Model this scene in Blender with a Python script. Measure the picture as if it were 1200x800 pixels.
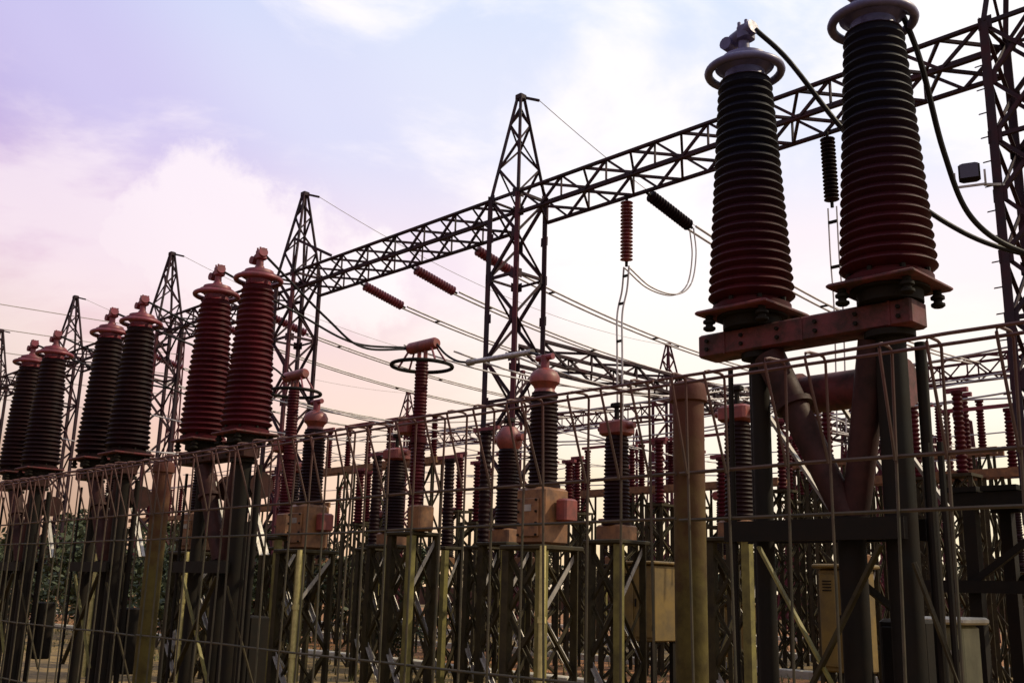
import bpy, math, random
from mathutils import Vector, Matrix
rad = math.radians
for o in list(bpy.data.objects): bpy.data.objects.remove(o)
scene = bpy.context.scene
col = scene.collection

# ------------------------------------------------------------------ camera
pitch, roll, yaw, EYE = rad(13.6), rad(1.5), rad(44.0), 1.6
fw = Vector((-math.cos(yaw), math.sin(yaw), 0)); rt = Vector((math.sin(yaw), math.cos(yaw), 0)); zz = Vector((0, 0, 1))
F = fw*math.cos(pitch)+zz*math.sin(pitch); u0 = -fw*math.sin(pitch)+zz*math.cos(pitch)
R = rt*math.cos(roll)+u0*math.sin(roll); U = u0*math.cos(roll)-rt*math.sin(roll)
cam = bpy.data.cameras.new('camera'); co = bpy.data.objects.new('camera', cam); col.objects.link(co)
co.matrix_world = Matrix(((R.x, U.x, -F.x, 0), (R.y, U.y, -F.y, 0), (R.z, U.z, -F.z, EYE), (0, 0, 0, 1)))
cam.sensor_width = 36; cam.lens = 36*1209/1200; cam.clip_start = .05; cam.clip_end = 3000
scene.camera = co

# ------------------------------------------------------------------ sun and sky
SUN_AZ, SUN_EL = rad(40), rad(42)       # azimuth from +Y towards +X
sd = Vector((math.sin(SUN_AZ)*math.cos(SUN_EL), math.cos(SUN_AZ)*math.cos(SUN_EL), math.sin(SUN_EL)))
sl = bpy.data.lights.new('sun', 'SUN'); sl.energy = 4.2; sl.angle = rad(.6); sl.color = (1, .86, .60)
so = bpy.data.objects.new('sun', sl); col.objects.link(so); so.rotation_euler = (-sd).to_track_quat('-Z', 'Y').to_euler()

world = bpy.data.worlds.new('World'); scene.world = world; world.use_nodes = True
nt = world.node_tree; N = nt.nodes; L = nt.links; N.clear()
def nd(t, **k):
    n = N.new(t)
    for a, b in k.items(): setattr(n, a, b)
    return n
def setramp(r, stops, interp='EASE'):
    r.color_ramp.interpolation = interp
    e = r.color_ramp.elements
    while len(e) > 1: e.remove(e[-1])
    e[0].position = stops[0][0]; e[0].color = tuple(stops[0][1])+(1,)
    for p, c in stops[1:]:
        x = e.new(p); x.color = tuple(c)+(1,)
def math_n(op, a, b=None, c=None, clamp=False):
    n = nd('ShaderNodeMath', operation=op, use_clamp=clamp)
    for i, v in enumerate((a, b, c)):
        if v is None: continue
        if isinstance(v, (int, float)): n.inputs[i].default_value = v
        else: L.new(v, n.inputs[i])
    return n.outputs[0]
def mix_n(f, a, b, mode='MIX'):
    n = nd('ShaderNodeMix', data_type='RGBA', blend_type=mode)
    for k, v in ((0, f), (6, a), (7, b)):
        if isinstance(v, (int, float)): n.inputs[k].default_value = v
        elif isinstance(v, tuple): n.inputs[k].default_value = v+(1,)
        else: L.new(v, n.inputs[k])
    return n.outputs[2]
tc = nd('ShaderNodeTexCoord'); nrm = nd('ShaderNodeVectorMath', operation='NORMALIZE'); L.new(tc.outputs['Generated'], nrm.inputs[0])
sep = nd('ShaderNodeSeparateXYZ'); L.new(nrm.outputs[0], sep.inputs[0])
el = nd('ShaderNodeValToRGB'); L.new(sep.outputs['Z'], el.inputs[0])
setramp(el, [(0, (1.0, .80, .44)), (.09, (1.0, .87, .62)), (.19, (1.0, .89, .77)), (.30, (.98, .87, .90)), (.42, (.78, .81, .95)), (.58, (.66, .76, .95)), (1, (.38, .50, .80))])
dot = nd('ShaderNodeVectorMath', operation='DOT_PRODUCT'); L.new(nrm.outputs[0], dot.inputs[0]); dot.inputs[1].default_value = sd
dm = math_n('MULTIPLY_ADD', dot.outputs['Value'], .5, .5)
az = nd('ShaderNodeValToRGB'); L.new(dm, az.inputs[0])
setramp(az, [(0, (.12, .12, .16)), (.24, (.18, .16, .24)), (.38, (.48, .37, .56)), (.47, (.66, .53, .77)), (.53, (.78, .68, .87)), (.60, (.90, .87, .95)), (.66, (.98, .96, .97)), (.80, (1, 1, 1)), (1, (1.0, 1.0, 1.0))])
azl = nd('ShaderNodeValToRGB'); L.new(dm, azl.inputs[0])
setramp(azl, [(0, (.13, .11, .10)), (.24, (.19, .15, .15)), (.38, (.50, .36, .36)), (.47, (.92, .70, .72)), (.53, (.98, .83, .83)), (.60, (1, .94, .92)), (.70, (1, 1, 1))])
lowf = nd('ShaderNodeMapRange', interpolation_type='SMOOTHSTEP'); L.new(sep.outputs['Z'], lowf.inputs[0]); lowf.inputs[1].default_value = .10; lowf.inputs[2].default_value = .40; lowf.inputs[3].default_value = 1; lowf.inputs[4].default_value = 0
tint = mix_n(lowf.outputs[0], az.outputs[0], azl.outputs[0])
base = mix_n(1.0, el.outputs[0], tint, 'MULTIPLY')
sky = nd('ShaderNodeTexSky', sky_type='NISHITA', sun_disc=False, sun_elevation=SUN_EL, sun_rotation=SUN_AZ)
nish = nd('ShaderNodeVectorMath', operation='SCALE'); L.new(sky.outputs[0], nish.inputs[0]); nish.inputs['Scale'].default_value = .09
base = mix_n(.06, base, nish.outputs[0])
# cloud sheets
mp = nd('ShaderNodeMapping'); L.new(nrm.outputs[0], mp.inputs[0]); mp.inputs['Scale'].default_value = (1, 1, 2.2); mp.inputs['Location'].default_value = (1.7, .1, .5)
nz = nd('ShaderNodeTexNoise'); L.new(mp.outputs[0], nz.inputs[0]); nz.inputs['Scale'].default_value = 2.9; nz.inputs['Detail'].default_value = 10; nz.inputs['Roughness'].default_value = .58; nz.inputs['Distortion'].default_value = .35
cr = nd('ShaderNodeValToRGB'); L.new(nz.outputs[0], cr.inputs[0]); setramp(cr, [(.42, (0, 0, 0)), (.60, (1, 1, 1))])
# one heaped cloud low over the row of breakers, billowed by noise
def pixdir(x, y): return (R*((x-600)/1209)-U*((y-400)/1209)+F).normalized()
nz2 = nd('ShaderNodeTexNoise'); L.new(nrm.outputs[0], nz2.inputs[0]); nz2.inputs['Scale'].default_value = 17; nz2.inputs['Detail'].default_value = 7; nz2.inputs['Roughness'].default_value = .66
heap = None
for (x, y, r) in ((150, 285, .036), (185, 252, .04), (222, 222, .045), (255, 235, .045), (205, 290, .06), (290, 275, .055), (350, 305, .06), (270, 330, .07), (420, 330, .06)):
    d = nd('ShaderNodeVectorMath', operation='DISTANCE'); L.new(nrm.outputs[0], d.inputs[0]); d.inputs[1].default_value = pixdir(x, y)
    v = math_n('DIVIDE', d.outputs['Value'], r)
    heap = v if heap is None else math_n('SMOOTH_MIN', heap, v, .5)
heap = math_n('ADD', heap, math_n('MULTIPLY_ADD', nz2.outputs[0], 1.7, -.85))
hr = nd('ShaderNodeMapRange', interpolation_type='SMOOTHSTEP'); L.new(heap, hr.inputs[0])
hr.inputs['From Min'].default_value = .55; hr.inputs['From Max'].default_value = 1.15; hr.inputs['To Min'].default_value = .95; hr.inputs['To Max'].default_value = 0
cmask = math_n('MAXIMUM', math_n('MULTIPLY', cr.outputs[0], .85), hr.outputs[0])
clt = mix_n(.5, tint, (1.0, .985, .98))
cle = nd('ShaderNodeValToRGB'); L.new(sep.outputs['Z'], cle.inputs[0]); setramp(cle, [(.02, (1.0, .86, .62)), (.16, (1.0, .91, .80)), (.30, (1.0, .95, .93)), (.6, (1.0, .98, .99))])
cloud = mix_n(1.0, cle.outputs[0], clt, 'MULTIPLY')
fin = mix_n(cmask, base, cloud)
bg = nd('ShaderNodeBackground'); L.new(fin, bg.inputs[0]); bg.inputs[1].default_value = 1.12
wo = nd('ShaderNodeOutputWorld'); L.new(bg.outputs[0], wo.inputs[0])

vs = scene.view_settings; vs.view_transform = 'Standard'; vs.look = 'None'; vs.exposure = 0; vs.gamma = 1; vs.use_curve_mapping = False
scene.render.engine = 'CYCLES'

# ------------------------------------------------------------------ materials
MAT = {}
def mat(name, c, c2=None, rough=.55, metal=0., scale=8., bump=.0, spec=.5, zgrad=None, thr=(.4, .65)):
    m = bpy.data.materials.new(name); m.use_nodes = True; t = m.node_tree; n = t.nodes; l = t.links
    b = n['Principled BSDF']; b.inputs['Roughness'].default_value = rough; b.inputs['Metallic'].default_value = metal
    b.inputs['Specular IOR Level'].default_value = spec
    geo = n.new('ShaderNodeNewGeometry')
    tx = n.new('ShaderNodeTexNoise'); tx.inputs['Scale'].default_value = scale; tx.inputs['Detail'].default_value = 7; tx.inputs['Roughness'].default_value = .65
    l.new(geo.outputs['Position'], tx.inputs[0])
    rp = n.new('ShaderNodeValToRGB'); l.new(tx.outputs[0], rp.inputs[0])
    setramp(rp, [(thr[0], c), (thr[1], c2 or tuple(x*.65 for x in c))], 'LINEAR')
    out = rp.outputs[0]
    if zgrad:      # filter-like colour cast put into the base colour above a height, ragged edge
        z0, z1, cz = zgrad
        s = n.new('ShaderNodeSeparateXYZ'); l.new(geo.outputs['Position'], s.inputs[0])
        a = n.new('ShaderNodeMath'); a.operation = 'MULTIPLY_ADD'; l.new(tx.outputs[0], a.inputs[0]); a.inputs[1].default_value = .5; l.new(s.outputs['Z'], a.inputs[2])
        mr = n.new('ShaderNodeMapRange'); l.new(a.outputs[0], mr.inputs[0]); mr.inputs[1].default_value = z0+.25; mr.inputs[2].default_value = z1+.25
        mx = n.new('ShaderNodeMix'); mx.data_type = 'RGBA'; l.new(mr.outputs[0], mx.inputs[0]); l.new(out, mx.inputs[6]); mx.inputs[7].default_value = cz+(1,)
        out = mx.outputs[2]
    l.new(out, b.inputs['Base Color'])
    rr = n.new('ShaderNodeMapRange'); l.new(tx.outputs[0], rr.inputs[0]); rr.inputs[1].default_value = .3; rr.inputs[2].default_value = .7
    rr.inputs[3].default_value = max(.05, rough-.12); rr.inputs[4].default_value = min(1, rough+.15); l.new(rr.outputs[0], b.inputs['Roughness'])
    if bump:
        bp = n.new('ShaderNodeBump'); bp.inputs['Strength'].default_value = bump; bp.inputs['Distance'].default_value = .02
        l.new(tx.outputs[0], bp.inputs['Height']); l.new(bp.outputs[0], b.inputs['Normal'])
    MAT[name] = m; return m
mat('gantry_steel', (.022, .014, .019), (.042, .016, .021), .65, 0, 3, spec=.12)
mat('gantry_red', (.050, .015, .020), (.085, .018, .026), .65, 0, 2, spec=.12)
mat('porcelain', (.009, .003, .0035), (.015, .004, .004), .55, 0, 5, spec=.09)
mat('porcelain_near', (.030, .0035, .005), (.048, .0045, .006), .55, 0, 5, spec=.08, zgrad=(3.65, 4.7, (.005, .0042, .010)))  # bluish cast towards the top put into the glaze colour
mat('glaze_red', (.17, .025, .032), (.11, .02, .025), .4, 0, 5)
mat('porcelain_red', (.034, .004, .006), (.055, .005, .008), .5, 0, 4, spec=.08)
mat('cap_violet', (.075, .062, .15), (.045, .038, .095), .5, .1, 9)
mat('cap_red', (.16, .016, .026), (.085, .012, .017), .5, .1, 9)
mat('oxide_red', (.095, .017, .018), (.035, .012, .010), .62, 0, 7, .25, spec=.3, thr=(.42, .62))
mat('brown_pipe', (.032, .009, .007), (.015, .006, .0045), .65, 0, 6, .15, spec=.15)
mat('dark_iron', (.0065, .005, .0035), (.012, .008, .005), .7, 0, 6, .1, spec=.12)
mat('wire_mesh', (.030, .027, .014), (.060, .045, .026), .65, 0, 12, spec=.3, zgrad=(1.8, 2.35, (.075, .030, .026)))  # reddish cast along the rolled top put into the wire colour
mat('fence_post', (.068, .052, .012), (.034, .024, .007), .68, 0, 9, .25, spec=.12, zgrad=(1.6, 2.35, (.074, .024, .017)))  # reddish cast over the olive lower shaft put into the colour
mat('galvanised', (.30, .27, .24), (.20, .18, .16), .45, .3, 10)
mat('stand_steel', (.034, .025, .009), (.018, .013, .006), .65, 0, 6, spec=.2)
mat('stand_olive', (.16, .135, .035), (.08, .065, .02), .6, 0, 5, spec=.3)
mat('conduit', (.50, .42, .17), (.34, .28, .10), .45, .1, 14)
mat('kiosk_yellow', (.15, .092, .017), (.085, .052, .012), .55, 0, 3, .05)
mat('box_orange', (.19, .080, .026), (.085, .035, .014), .6, 0, 7)
mat('head_red', (.19, .032, .024), (.09, .018, .014), .5, 0, 7)
mat('conductor', (.36, .33, .33), (.27, .24, .24), .5, .2, 5)
mat('black_cable', (.014, .012, .014), None, .6, 0, 5, spec=.12)
mat('cabinet_grey', (.16, .15, .075), (.11, .10, .05), .5, 0, 4)
mat('soil', (.15, .085, .028), (.10, .07, .024), .9, 0, .7, .6)
mat('red_soil', (.27, .105, .024), (.15, .068, .018), .9, 0, 1.4, .6)
mat('gravel', (.20, .125, .032), (.085, .052, .016), .9, 0, 3.5, .9)
mat('concrete', (.46, .42, .33), (.32, .28, .21), .8, 0, 3, .3)
mat('brick_red', (.10, .042, .022), (.07, .03, .018), .85, 0, 2, .3)
mat('leaf', (.020, .032, .008), (.042, .048, .012), .7, 0, 1.5)
mat('bark', (.07, .05, .03), None, .9, 0, 8, .4)
mat('grass', (.07, .075, .02), (.12, .10, .03), .8, 0, 1)
mat('glass', (.02, .02, .025), None, .1, 0, 3)

# ------------------------------------------------------------------ mesh helpers
class MB:
    def __init__(s): s.v = []; s.f = []
    def add(s, vs, fs):
        k = len(s.v); s.v += [tuple(v) for v in vs]; s.f += [tuple(i+k for i in f) for f in fs]; return s
    def box(s, c, d, rz=0):
        x, y, z = (q/2 for q in d); ca, sa = math.cos(rz), math.sin(rz); vs = []
        for sz in (-z, z):
            for sx, sy in ((-x, -y), (x, -y), (x, y), (-x, y)):
                vs.append((c[0]+sx*ca-sy*sa, c[1]+sx*sa+sy*ca, c[2]+sz))
        return s.add(vs, [(3, 2, 1, 0), (4, 5, 6, 7), (0, 1, 5, 4), (1, 2, 6, 5), (2, 3, 7, 6), (3, 0, 4, 7)])
    def bevbox(s, c, d, b=.02):
        x, y, z = (q/2 for q in d); vs = []
        for zz_, ins in ((-z, b), (-z+b, 0), (z-b, 0), (z, b)):
            xi, yi = x-ins, y-ins; bb = b
            for px, py in ((-xi+bb, -yi), (xi-bb, -yi), (xi, -yi+bb), (xi, yi-bb), (xi-bb, yi), (-xi+bb, yi), (-xi, yi-bb), (-xi, -yi+bb)):
                vs.append((c[0]+px, c[1]+py, c[2]+zz_))
        fs = [tuple(range(7, -1, -1)), tuple(range(24, 32))]
        for k in range(3):
            for i in range(8): j = (i+1) % 8; fs.append((k*8+i, k*8+j, k*8+8+j, k*8+8+i))
        return s.add(vs, fs)
    def frame(s, p, q):
        p, q = Vector(p), Vector(q); d = (q-p).normalized(); a = Vector((0, 0, 1)) if abs(d.z) < .95 else Vector((1, 0, 0))
        x = d.cross(a).normalized(); return p, q, x, x.cross(d).normalized()
    def bar(s, p, q, w, h=None):
        h = h or w; p, q, x, y = s.frame(p, q); vs = []
        for c in (p, q):
            for a, b in ((-1, -1), (1, -1), (1, 1), (-1, 1)): vs.append(c+x*a*w/2+y*b*h/2)
        return s.add(vs, [(0, 1, 2, 3), (7, 6, 5, 4), (0, 4, 5, 1), (1, 5, 6, 2), (2, 6, 7, 3), (3, 7, 4, 0)])
    def angle(s, p, q, w, t=None):
        t = t or w*.16; p, q, x, y = s.frame(p, q); pr = ((0, 0), (w, 0), (w, t), (t, t), (t, w), (0, w)); vs = []
        for c in (p, q):
            for a, b in pr: vs.append(c+x*(a-w/3)+y*(b-w/3))
        fs = [tuple(range(5, -1, -1)), tuple(range(6, 12))]+[(i, (i+1) % 6, (i+1) % 6+6, i+6) for i in range(6)]
        return s.add(vs, fs)
    def cyl(s, p, q, r0, r1=None, n=12):
        r1 = r0 if r1 is None else r1; p, q, x, y = s.frame(p, q); vs = []
        for c, r in ((p, r0), (q, r1)):
            for i in range(n): a = 2*math.pi*i/n; vs.append(c+x*math.cos(a)*r+y*math.sin(a)*r)
        return s.add(vs, [tuple(range(n)), tuple(range(2*n-1, n-1, -1))]+[(i, i+n, (i+1) % n+n, (i+1) % n) for i in range(n)])
    def tube(s, pts, r, n=6, closed=False):
        pts = [Vector(p) for p in pts]; m = len(pts); vs = []
        for i, p in enumerate(pts):
            a = pts[(i-1) % m] if (closed or i) else p; b = pts[(i+1) % m] if (closed or i < m-1) else p
            d = (b-a).normalized(); up = Vector((0, 0, 1)) if abs(d.z) < .9 else Vector((0, 1, 0))
            x = d.cross(up).normalized(); y = x.cross(d)
            for k in range(n): t = 2*math.pi*k/n; vs.append(p+x*math.cos(t)*r+y*math.sin(t)*r)
        fs = []
        for i in range(m if closed else m-1):
            j = (i+1) % m
            for k in range(n): fs.append((i*n+k, i*n+(k+1) % n, j*n+(k+1) % n, j*n+k))
        if not closed: fs += [tuple(range(n-1, -1, -1)), tuple(range((m-1)*n, m*n))]
        return s.add(vs, fs)
    def lathe(s, prof, c=(0, 0, 0), n=28):
        vs = []; m = len(prof)
        for r, z in prof:
            for k in range(n): t = 2*math.pi*k/n; vs.append((c[0]+r*math.cos(t), c[1]+r*math.sin(t), c[2]+z))
        fs = [tuple(range(n-1, -1, -1)), tuple(range((m-1)*n, m*n))]
        for i in range(m-1):
            for k in range(n): fs.append((i*n+k, i*n+(k+1) % n, (i+1)*n+(k+1) % n, (i+1)*n+k))
        return s.add(vs, fs)
    def torus(s, c, R_, r, n=36, m=8):
        return s.tube([(c[0]+R_*math.cos(2*math.pi*i/n), c[1]+R_*math.sin(2*math.pi*i/n), c[2]) for i in range(n)], r, m, True)
    def mesh(s, name, m, smooth=True):
        me = bpy.data.meshes.new(name); me.from_pydata(s.v, [], s.f); me.materials.append(MAT[m]); me.validate()
        if smooth:
            me.polygons.foreach_set('use_smooth', [True]*len(me.polygons)); me.set_sharp_from_angle(angle=rad(38))
        return me
    def build(s, name, m, parent=None, smooth=True): return link(name, s.mesh(name, m, smooth), parent)
def link(name, me, parent=None):
    o = bpy.data.objects.new(name, me); col.objects.link(o)
    if parent: o.parent = parent
    return o
def tag(o, label, cat, group=None):
    o['label'] = label; o['category'] = cat
    if group: o['group'] = group
    return o
def thing(name, loc, label, cat, group=None, rz=0):
    o = bpy.data.objects.new(name, None); o.empty_display_size = .2; col.objects.link(o); o.location = loc; o.rotation_euler.z = rz
    return tag(o, label, cat, group)
def struct(o): o['kind'] = 'structure'; return o
def copy_tree(o, parent=None):
    c = o.copy(); col.objects.link(c); c.parent = parent
    for ch in list(o.children): copy_tree(ch, c)
    return c
def crom(pts, n=10):
    P = [Vector(p) for p in pts]; P = [P[0]*2-P[1]]+P+[P[-1]*2-P[-2]]; out = []
    for i in range(1, len(P)-2):
        for k in range(n):
            t = k/n; a, b, c, d = P[i-1:i+3]
            out.append(.5*((2*b)+(c-a)*t+(2*a-5*b+4*c-d)*t*t+(3*b-a-3*c+d)*t**3))
    return out+[P[-2]]
def sag(p, q, s, n=24):
    p, q = Vector(p), Vector(q)
    return [p.lerp(q, i/n)-Vector((0, 0, 4*s*(i/n)*(1-i/n))) for i in range(n+1)]
# one angle-iron piece of unit length shared by all lattice braces
_unit = {}
def brace(parent, p, q, w, m='gantry_steel', name='brace'):
    if m not in _unit: _unit[m] = MB().angle((0, 0, 0), (0, 0, 1), 1.0, .18).mesh('brace', m, False)
    o = link(name, _unit[m], parent); p, q = Vector(p), Vector(q); d = q-p
    o.rotation_mode = 'QUATERNION'; o.rotation_quaternion = d.to_track_quat('Z', 'Y'); o.location = p; o.scale = (w, w, d.length)
    return o
rnd = random.Random(5)

CACHE = {}
def once(key, fn):
    if key not in CACHE: CACHE[key] = fn()
    return CACHE[key]

# ------------------------------------------------------------------ ground
def sheet(name, x0, x1, y0, y1, z, m):
    return struct(MB().add([(x0, y0, z), (x1, y0, z), (x1, y1, z), (x0, y1, z)], [(0, 1, 2, 3)]).build(name, m, None, False))
sheet('ground', -900, 700, -500, 1100, 0, 'soil')
sheet('gravel_yard', -120, 60, -20, 14.1, .004, 'gravel')
sheet('red_earth_strip', -120, 60, 14.4, 19.8, .006, 'red_soil')
sheet('service_road', -120, 60, 20.2, 26, .006, 'gravel')
sheet('red_earth_verge', -120, 60, 26.5, 60, .006, 'red_soil')
for i, y in enumerate((14.25, 20.0, 26.2, 37)):
    k = bpy.data.objects.new('kerb', None); col.objects.link(k); k.location = (0, y, 0); struct(k)
    me = MB().bevbox((0, 0, .06), (1.94, .22, .2), .02).mesh('kerbstone', 'concrete')
    for j in range(30):
        o = link('kerbstone', me, k); o.location = (-56+j*2.0, rnd.uniform(-.012, .012), rnd.uniform(-.012, .012))

# ------------------------------------------------------------------ gantry towers and beams
S = .43; ZB, ZT = 9.5, 10.0
def tower(X, Y, label, apex=12.5, single=True, ztop=ZT, m='gantry_steel', group='lattice gantry towers', xb=False):
    t = thing('gantry_tower', (X, Y, 0), label, 'tower', group)
    cs = ((-S, -S), (S, -S), (S, S), (-S, S))
    for i, (x, y) in enumerate(cs):
        MB().angle((x, y, 0), (x, y, ztop), .13, .022).build('leg', 'gantry_red' if i == 1 else m, t, False)
        MB().angle((x, y, ztop), (x*.13, y*.13, apex), .08, .016).build('peak_leg', m, t, False)
    J = MB()
    def br(p, q, w):
        if single: brace(t, p, q, w, m)
        else: J.angle(p, q, w, .012)
    n = 11; dz = ztop/n
    for i in range(4):
        a, b = cs[i], cs[(i+1) % 4]
        for k in range(n):
            p, q = (a, b) if (k+i) % 2 else (b, a)
            br((p[0], p[1], k*dz), (q[0], q[1], k*dz+dz), .06)
            if k > n-2 or k % 3 == 2: br((a[0], a[1], k*dz+dz), (b[0], b[1], k*dz+dz), .06)
        z = ztop; h = apex-ztop; f0 = 1.; m_ = 4
        fr = [0, .3, .54, .73, .88]
        for k in range(m_):
            z0, z1 = ztop+h*fr[k], ztop+h*fr[k+1]; s0, s1 = 1-.87*fr[k], 1-.87*fr[k+1]
            p, q = (a, b) if (k+i) % 2 else (b, a)
            br((p[0]*s0, p[1]*s0, z0), (q[0]*s1, q[1]*s1, z1), .045)
    if single:
        for i, (x, y) in enumerate(cs):
            for k in range(1, n+1):
                o = link('gusset_plate', once('gus', lambda: MB().box((0, 0, 0), (.20, .012, .20)).box((0, -.010, .05), (.03, .012, .03)).box((0, -.010, -.05), (.03, .012, .03)).mesh('gusset_plate', m, False)), t)
                o.location = (x*.9, y*1.06, k*dz); o.rotation_euler.y = rnd.uniform(-.03, .03)
                if k % 2:
                    o = link('gusset_plate', CACHE['gus'], t); o.location = (x*1.06, y*.9, k*dz); o.rotation_euler.z = 1.5708
    if xb:
        for i in range(4):
            a, b = cs[i], cs[(i+1) % 4]
            for k in range(n):
                p, q = (b, a) if (k+i) % 2 else (a, b); br((p[0]*.97, p[1]*.97, k*dz), (q[0]*.97, q[1]*.97, k*dz+dz), .06)
        for k in range(24): brace(t, (-S-.02, -S-.02, .6+k*.38), (-S-.16, -S-.02, .6+k*.38), .02, m, 'step_peg')
    if not single: J.build('bracing', m, t, False)
    MB().bevbox((0, 0, apex+.02), (.2, .2, .14), .02).build('cap_plate', m, t)
    MB().bar((.05, .03, apex+.02), (.32, .28, apex-.06), .05).build('earth_wire_arm', m, t)
    return t
def beam(X0, X1, Y, label, single=True, zb=ZB, zt=ZT, axis='x', n=None, m='gantry_steel', group='lattice gantry beams', s=S):
    Lg = abs(X1-X0); a0 = min(X0, X1); n = n or max(6, 2*round(Lg/1.16)); dx = Lg/n
    t = thing('gantry_beam', (a0, Y, 0) if axis == 'x' else (Y, a0, 0), label, 'beam', group)
    def P(u, v, z): return (u, v, z) if axis == 'x' else (v, u, z)
    for v in (-s, s):
        for z in (zb, zt): MB().angle(P(0, v, z), P(Lg, v, z), .088, .018).build('chord', m, t, False)
    J = MB()
    def br(p, q, w):
        if single: brace(t, p, q, w, m)
        else: J.angle(p, q, w, .012)
    for k in range(n):
        u, w_ = k*dx, (k+1)*dx
        for v in (-s, s):
            br(P(u, v, zb if k % 2 else zt), P(w_, v, zt if k % 2 else zb), .048)
            if k % 2 == 0: br(P(u, v, zb), P(u, v, zt), .05)
        for z in (zb, zt): br(P(u, -s if k % 2 else s, z), P(w_, s if k % 2 else -s, z), .05)
    if not single: J.build('bracing', m, t, False)
    return t
TX = dict(R=-4.72, A=-15.45, B=-24.25, C=-32.4, D=-40.6, E=-49.0, Fz=-57.5)
tower(TX['R'], 15, 'tall dark lattice tower with a floodlight bracketed to its leg', xb=True)
tower(TX['A'], 15, 'lattice tower with a pointed peak where a lower beam branches off backwards')
tower(TX['B'], 15, 'lattice tower with a sloping stay truss beside its peak', single=True)
tower(TX['C'], 15, 'pointed lattice tower standing behind the middle breaker of the three grouped ones', single=False)
tower(TX['D'], 15, 'pointed lattice tower standing behind the end breaker of the row', single=False)
tower(TX['E'], 15, 'pointed lattice tower past the end breaker of the row', single=False)
beam(TX['R']-S-.06, TX['A']+S+.06, 15, 'long box lattice beam carrying the two hanging insulator strings')
beam(TX['A']-S-.06, TX['B']+S+.06, 15, 'box lattice beam holding three strain insulator strings')
beam(TX['B']-S-.06, TX['C']+S+.06, 15, 'box lattice beam passing behind the breaker beside the ring-topped posts', single=False)
beam(TX['C']-S-.06, TX['D']+S+.06, 15, 'box lattice beam passing behind the end breaker', single=False)
beam(TX['D']-S-.06, TX['E']+S+.06, 15, 'box lattice beam past the end breaker', single=False)
tr = thing('stay_truss', (TX['B'], 15, 0), 'sloping stay truss from lattice tower peak down to the beam', 'truss')
for k, (x, z) in enumerate(((.35, 10.95), (1.0, 10.62), (1.7, 10.3))): MB().angle((x, -S, ZT+.06), (x, -S, z), .06).build('strut', 'gantry_steel', tr, False)
MB().angle((.3, -S, 11.0), (2.2, -S, ZT+.08), .07).build('stay', 'gantry_steel', tr, False)
# second gantry row, further into the yard
for k, lab in (('R', 'far lattice tower of the second gantry, behind the raised steel platform'), ('A', 'far lattice tower where the backward running beam ends'),
               ('B', 'far lattice tower of the second gantry, behind the ring-topped posts'), ('C', 'far lattice tower of the second gantry, behind the breakers'), ('D', 'far lattice tower of the second gantry, at its end')):
    tower(TX[k], 32, lab, 10.6 if k in 'RA' else 11.2, False, 9.0, 'gantry_red', 'towers of the second gantry')
for a, b, lab in (('R', 'A', 'far box lattice beam seen under the near breaker beam'), ('A', 'B', 'far box lattice beam behind the ring-topped posts'), ('B', 'C', 'far box lattice beam behind the grouped breakers'), ('C', 'D', 'end span of the far box lattice beam')):
    beam(TX[a]-S-.06, TX[b]+S+.06, 32, lab, False, 8.35, 8.95, m='gantry_red', group='beams of the second gantry')
beam(15+S+.06, 32-S-.06, TX['A'], 'lower lattice beam running backwards from the tower to the second gantry', True, 6.4, 6.85, 'y', 20, s=.36)

# ------------------------------------------------------------------ insulator strings and conductors
disc_me = MB().lathe([(.03, 0), (.045, .01), (.125, .03), (.13, .045), (.07, .06), (.045, .08), (.035, .1)], n=14).mesh('disc', 'glaze_red')
fit_me = MB().cyl((0, 0, -.12), (0, 0, .02), .03, .03, 8).mesh('end_fitting', 'dark_iron')
def istring(p, q, label, group, n=15, dark=False, name='strain_insulator'):
    p, q = Vector(p), Vector(q); d = q-p; t = thing(name, p, label, 'insulator', group)
    t.rotation_mode = 'QUATERNION'; t.rotation_quaternion = d.to_track_quat('Z', 'Y'); Lg = d.length
    k = (Lg-.2)/n
    for i in range(n):
        o = link('disc', disc_dark if dark else disc_me, t); o.location = (0, 0, .12+i*k); o.scale = (1, 1, k/.1)
    o = link('end_fitting', fit_me, t); o.location = (0, 0, .12)
    o = link('end_fitting', fit_me, t); o.location = (0, 0, Lg)
    return t
disc_dark = disc_me.copy(); disc_dark.materials[0] = MAT['porcelain']
def bundle(paths, label, group=None, r=.025, m='conductor', name='bundled_conductor', spacers=True, gap=.22):
    t = thing(name, paths[0], label, 'conductor', group); o0 = Vector(paths[0])
    for s in (-1, 1):
        MB().tube([Vector(p)-o0+Vector((s*gap/2, 0, 0)) for p in paths], r, 6).build('wire', m, t)
    if spacers:
        for f in (.12, .4, .7):
            c = Vector(paths[int(f*(len(paths)-1))])-o0
            MB().bar(c+Vector((-gap/2, 0, 0)), c+Vector((gap/2, 0, 0)), .045).build('spacer', 'dark_iron', t)
    return t
YB = 15.43
strains = [(-17.37, 'red strain string on the beam, end partly behind the tower with the backward beam', False),
           (-19.67, 'red strain string at the middle of the beam beside the stay truss span', False),
           (-21.83, 'red strain string on the beam, the one closest to the stay truss', False),
           (-12.18, 'dark strain string whose end carries a looping jumper cable', True),
           (-26.6, 'strain string just past the stay truss tower behind the near grouped breaker', False),
           (-29.0, 'strain string mid beam between breakers behind their insulators', False),
           (-34.6, 'strain string behind the middle grouped breaker', False), (-37.2, 'strain string mid beam towards the end breaker', False)]
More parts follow.
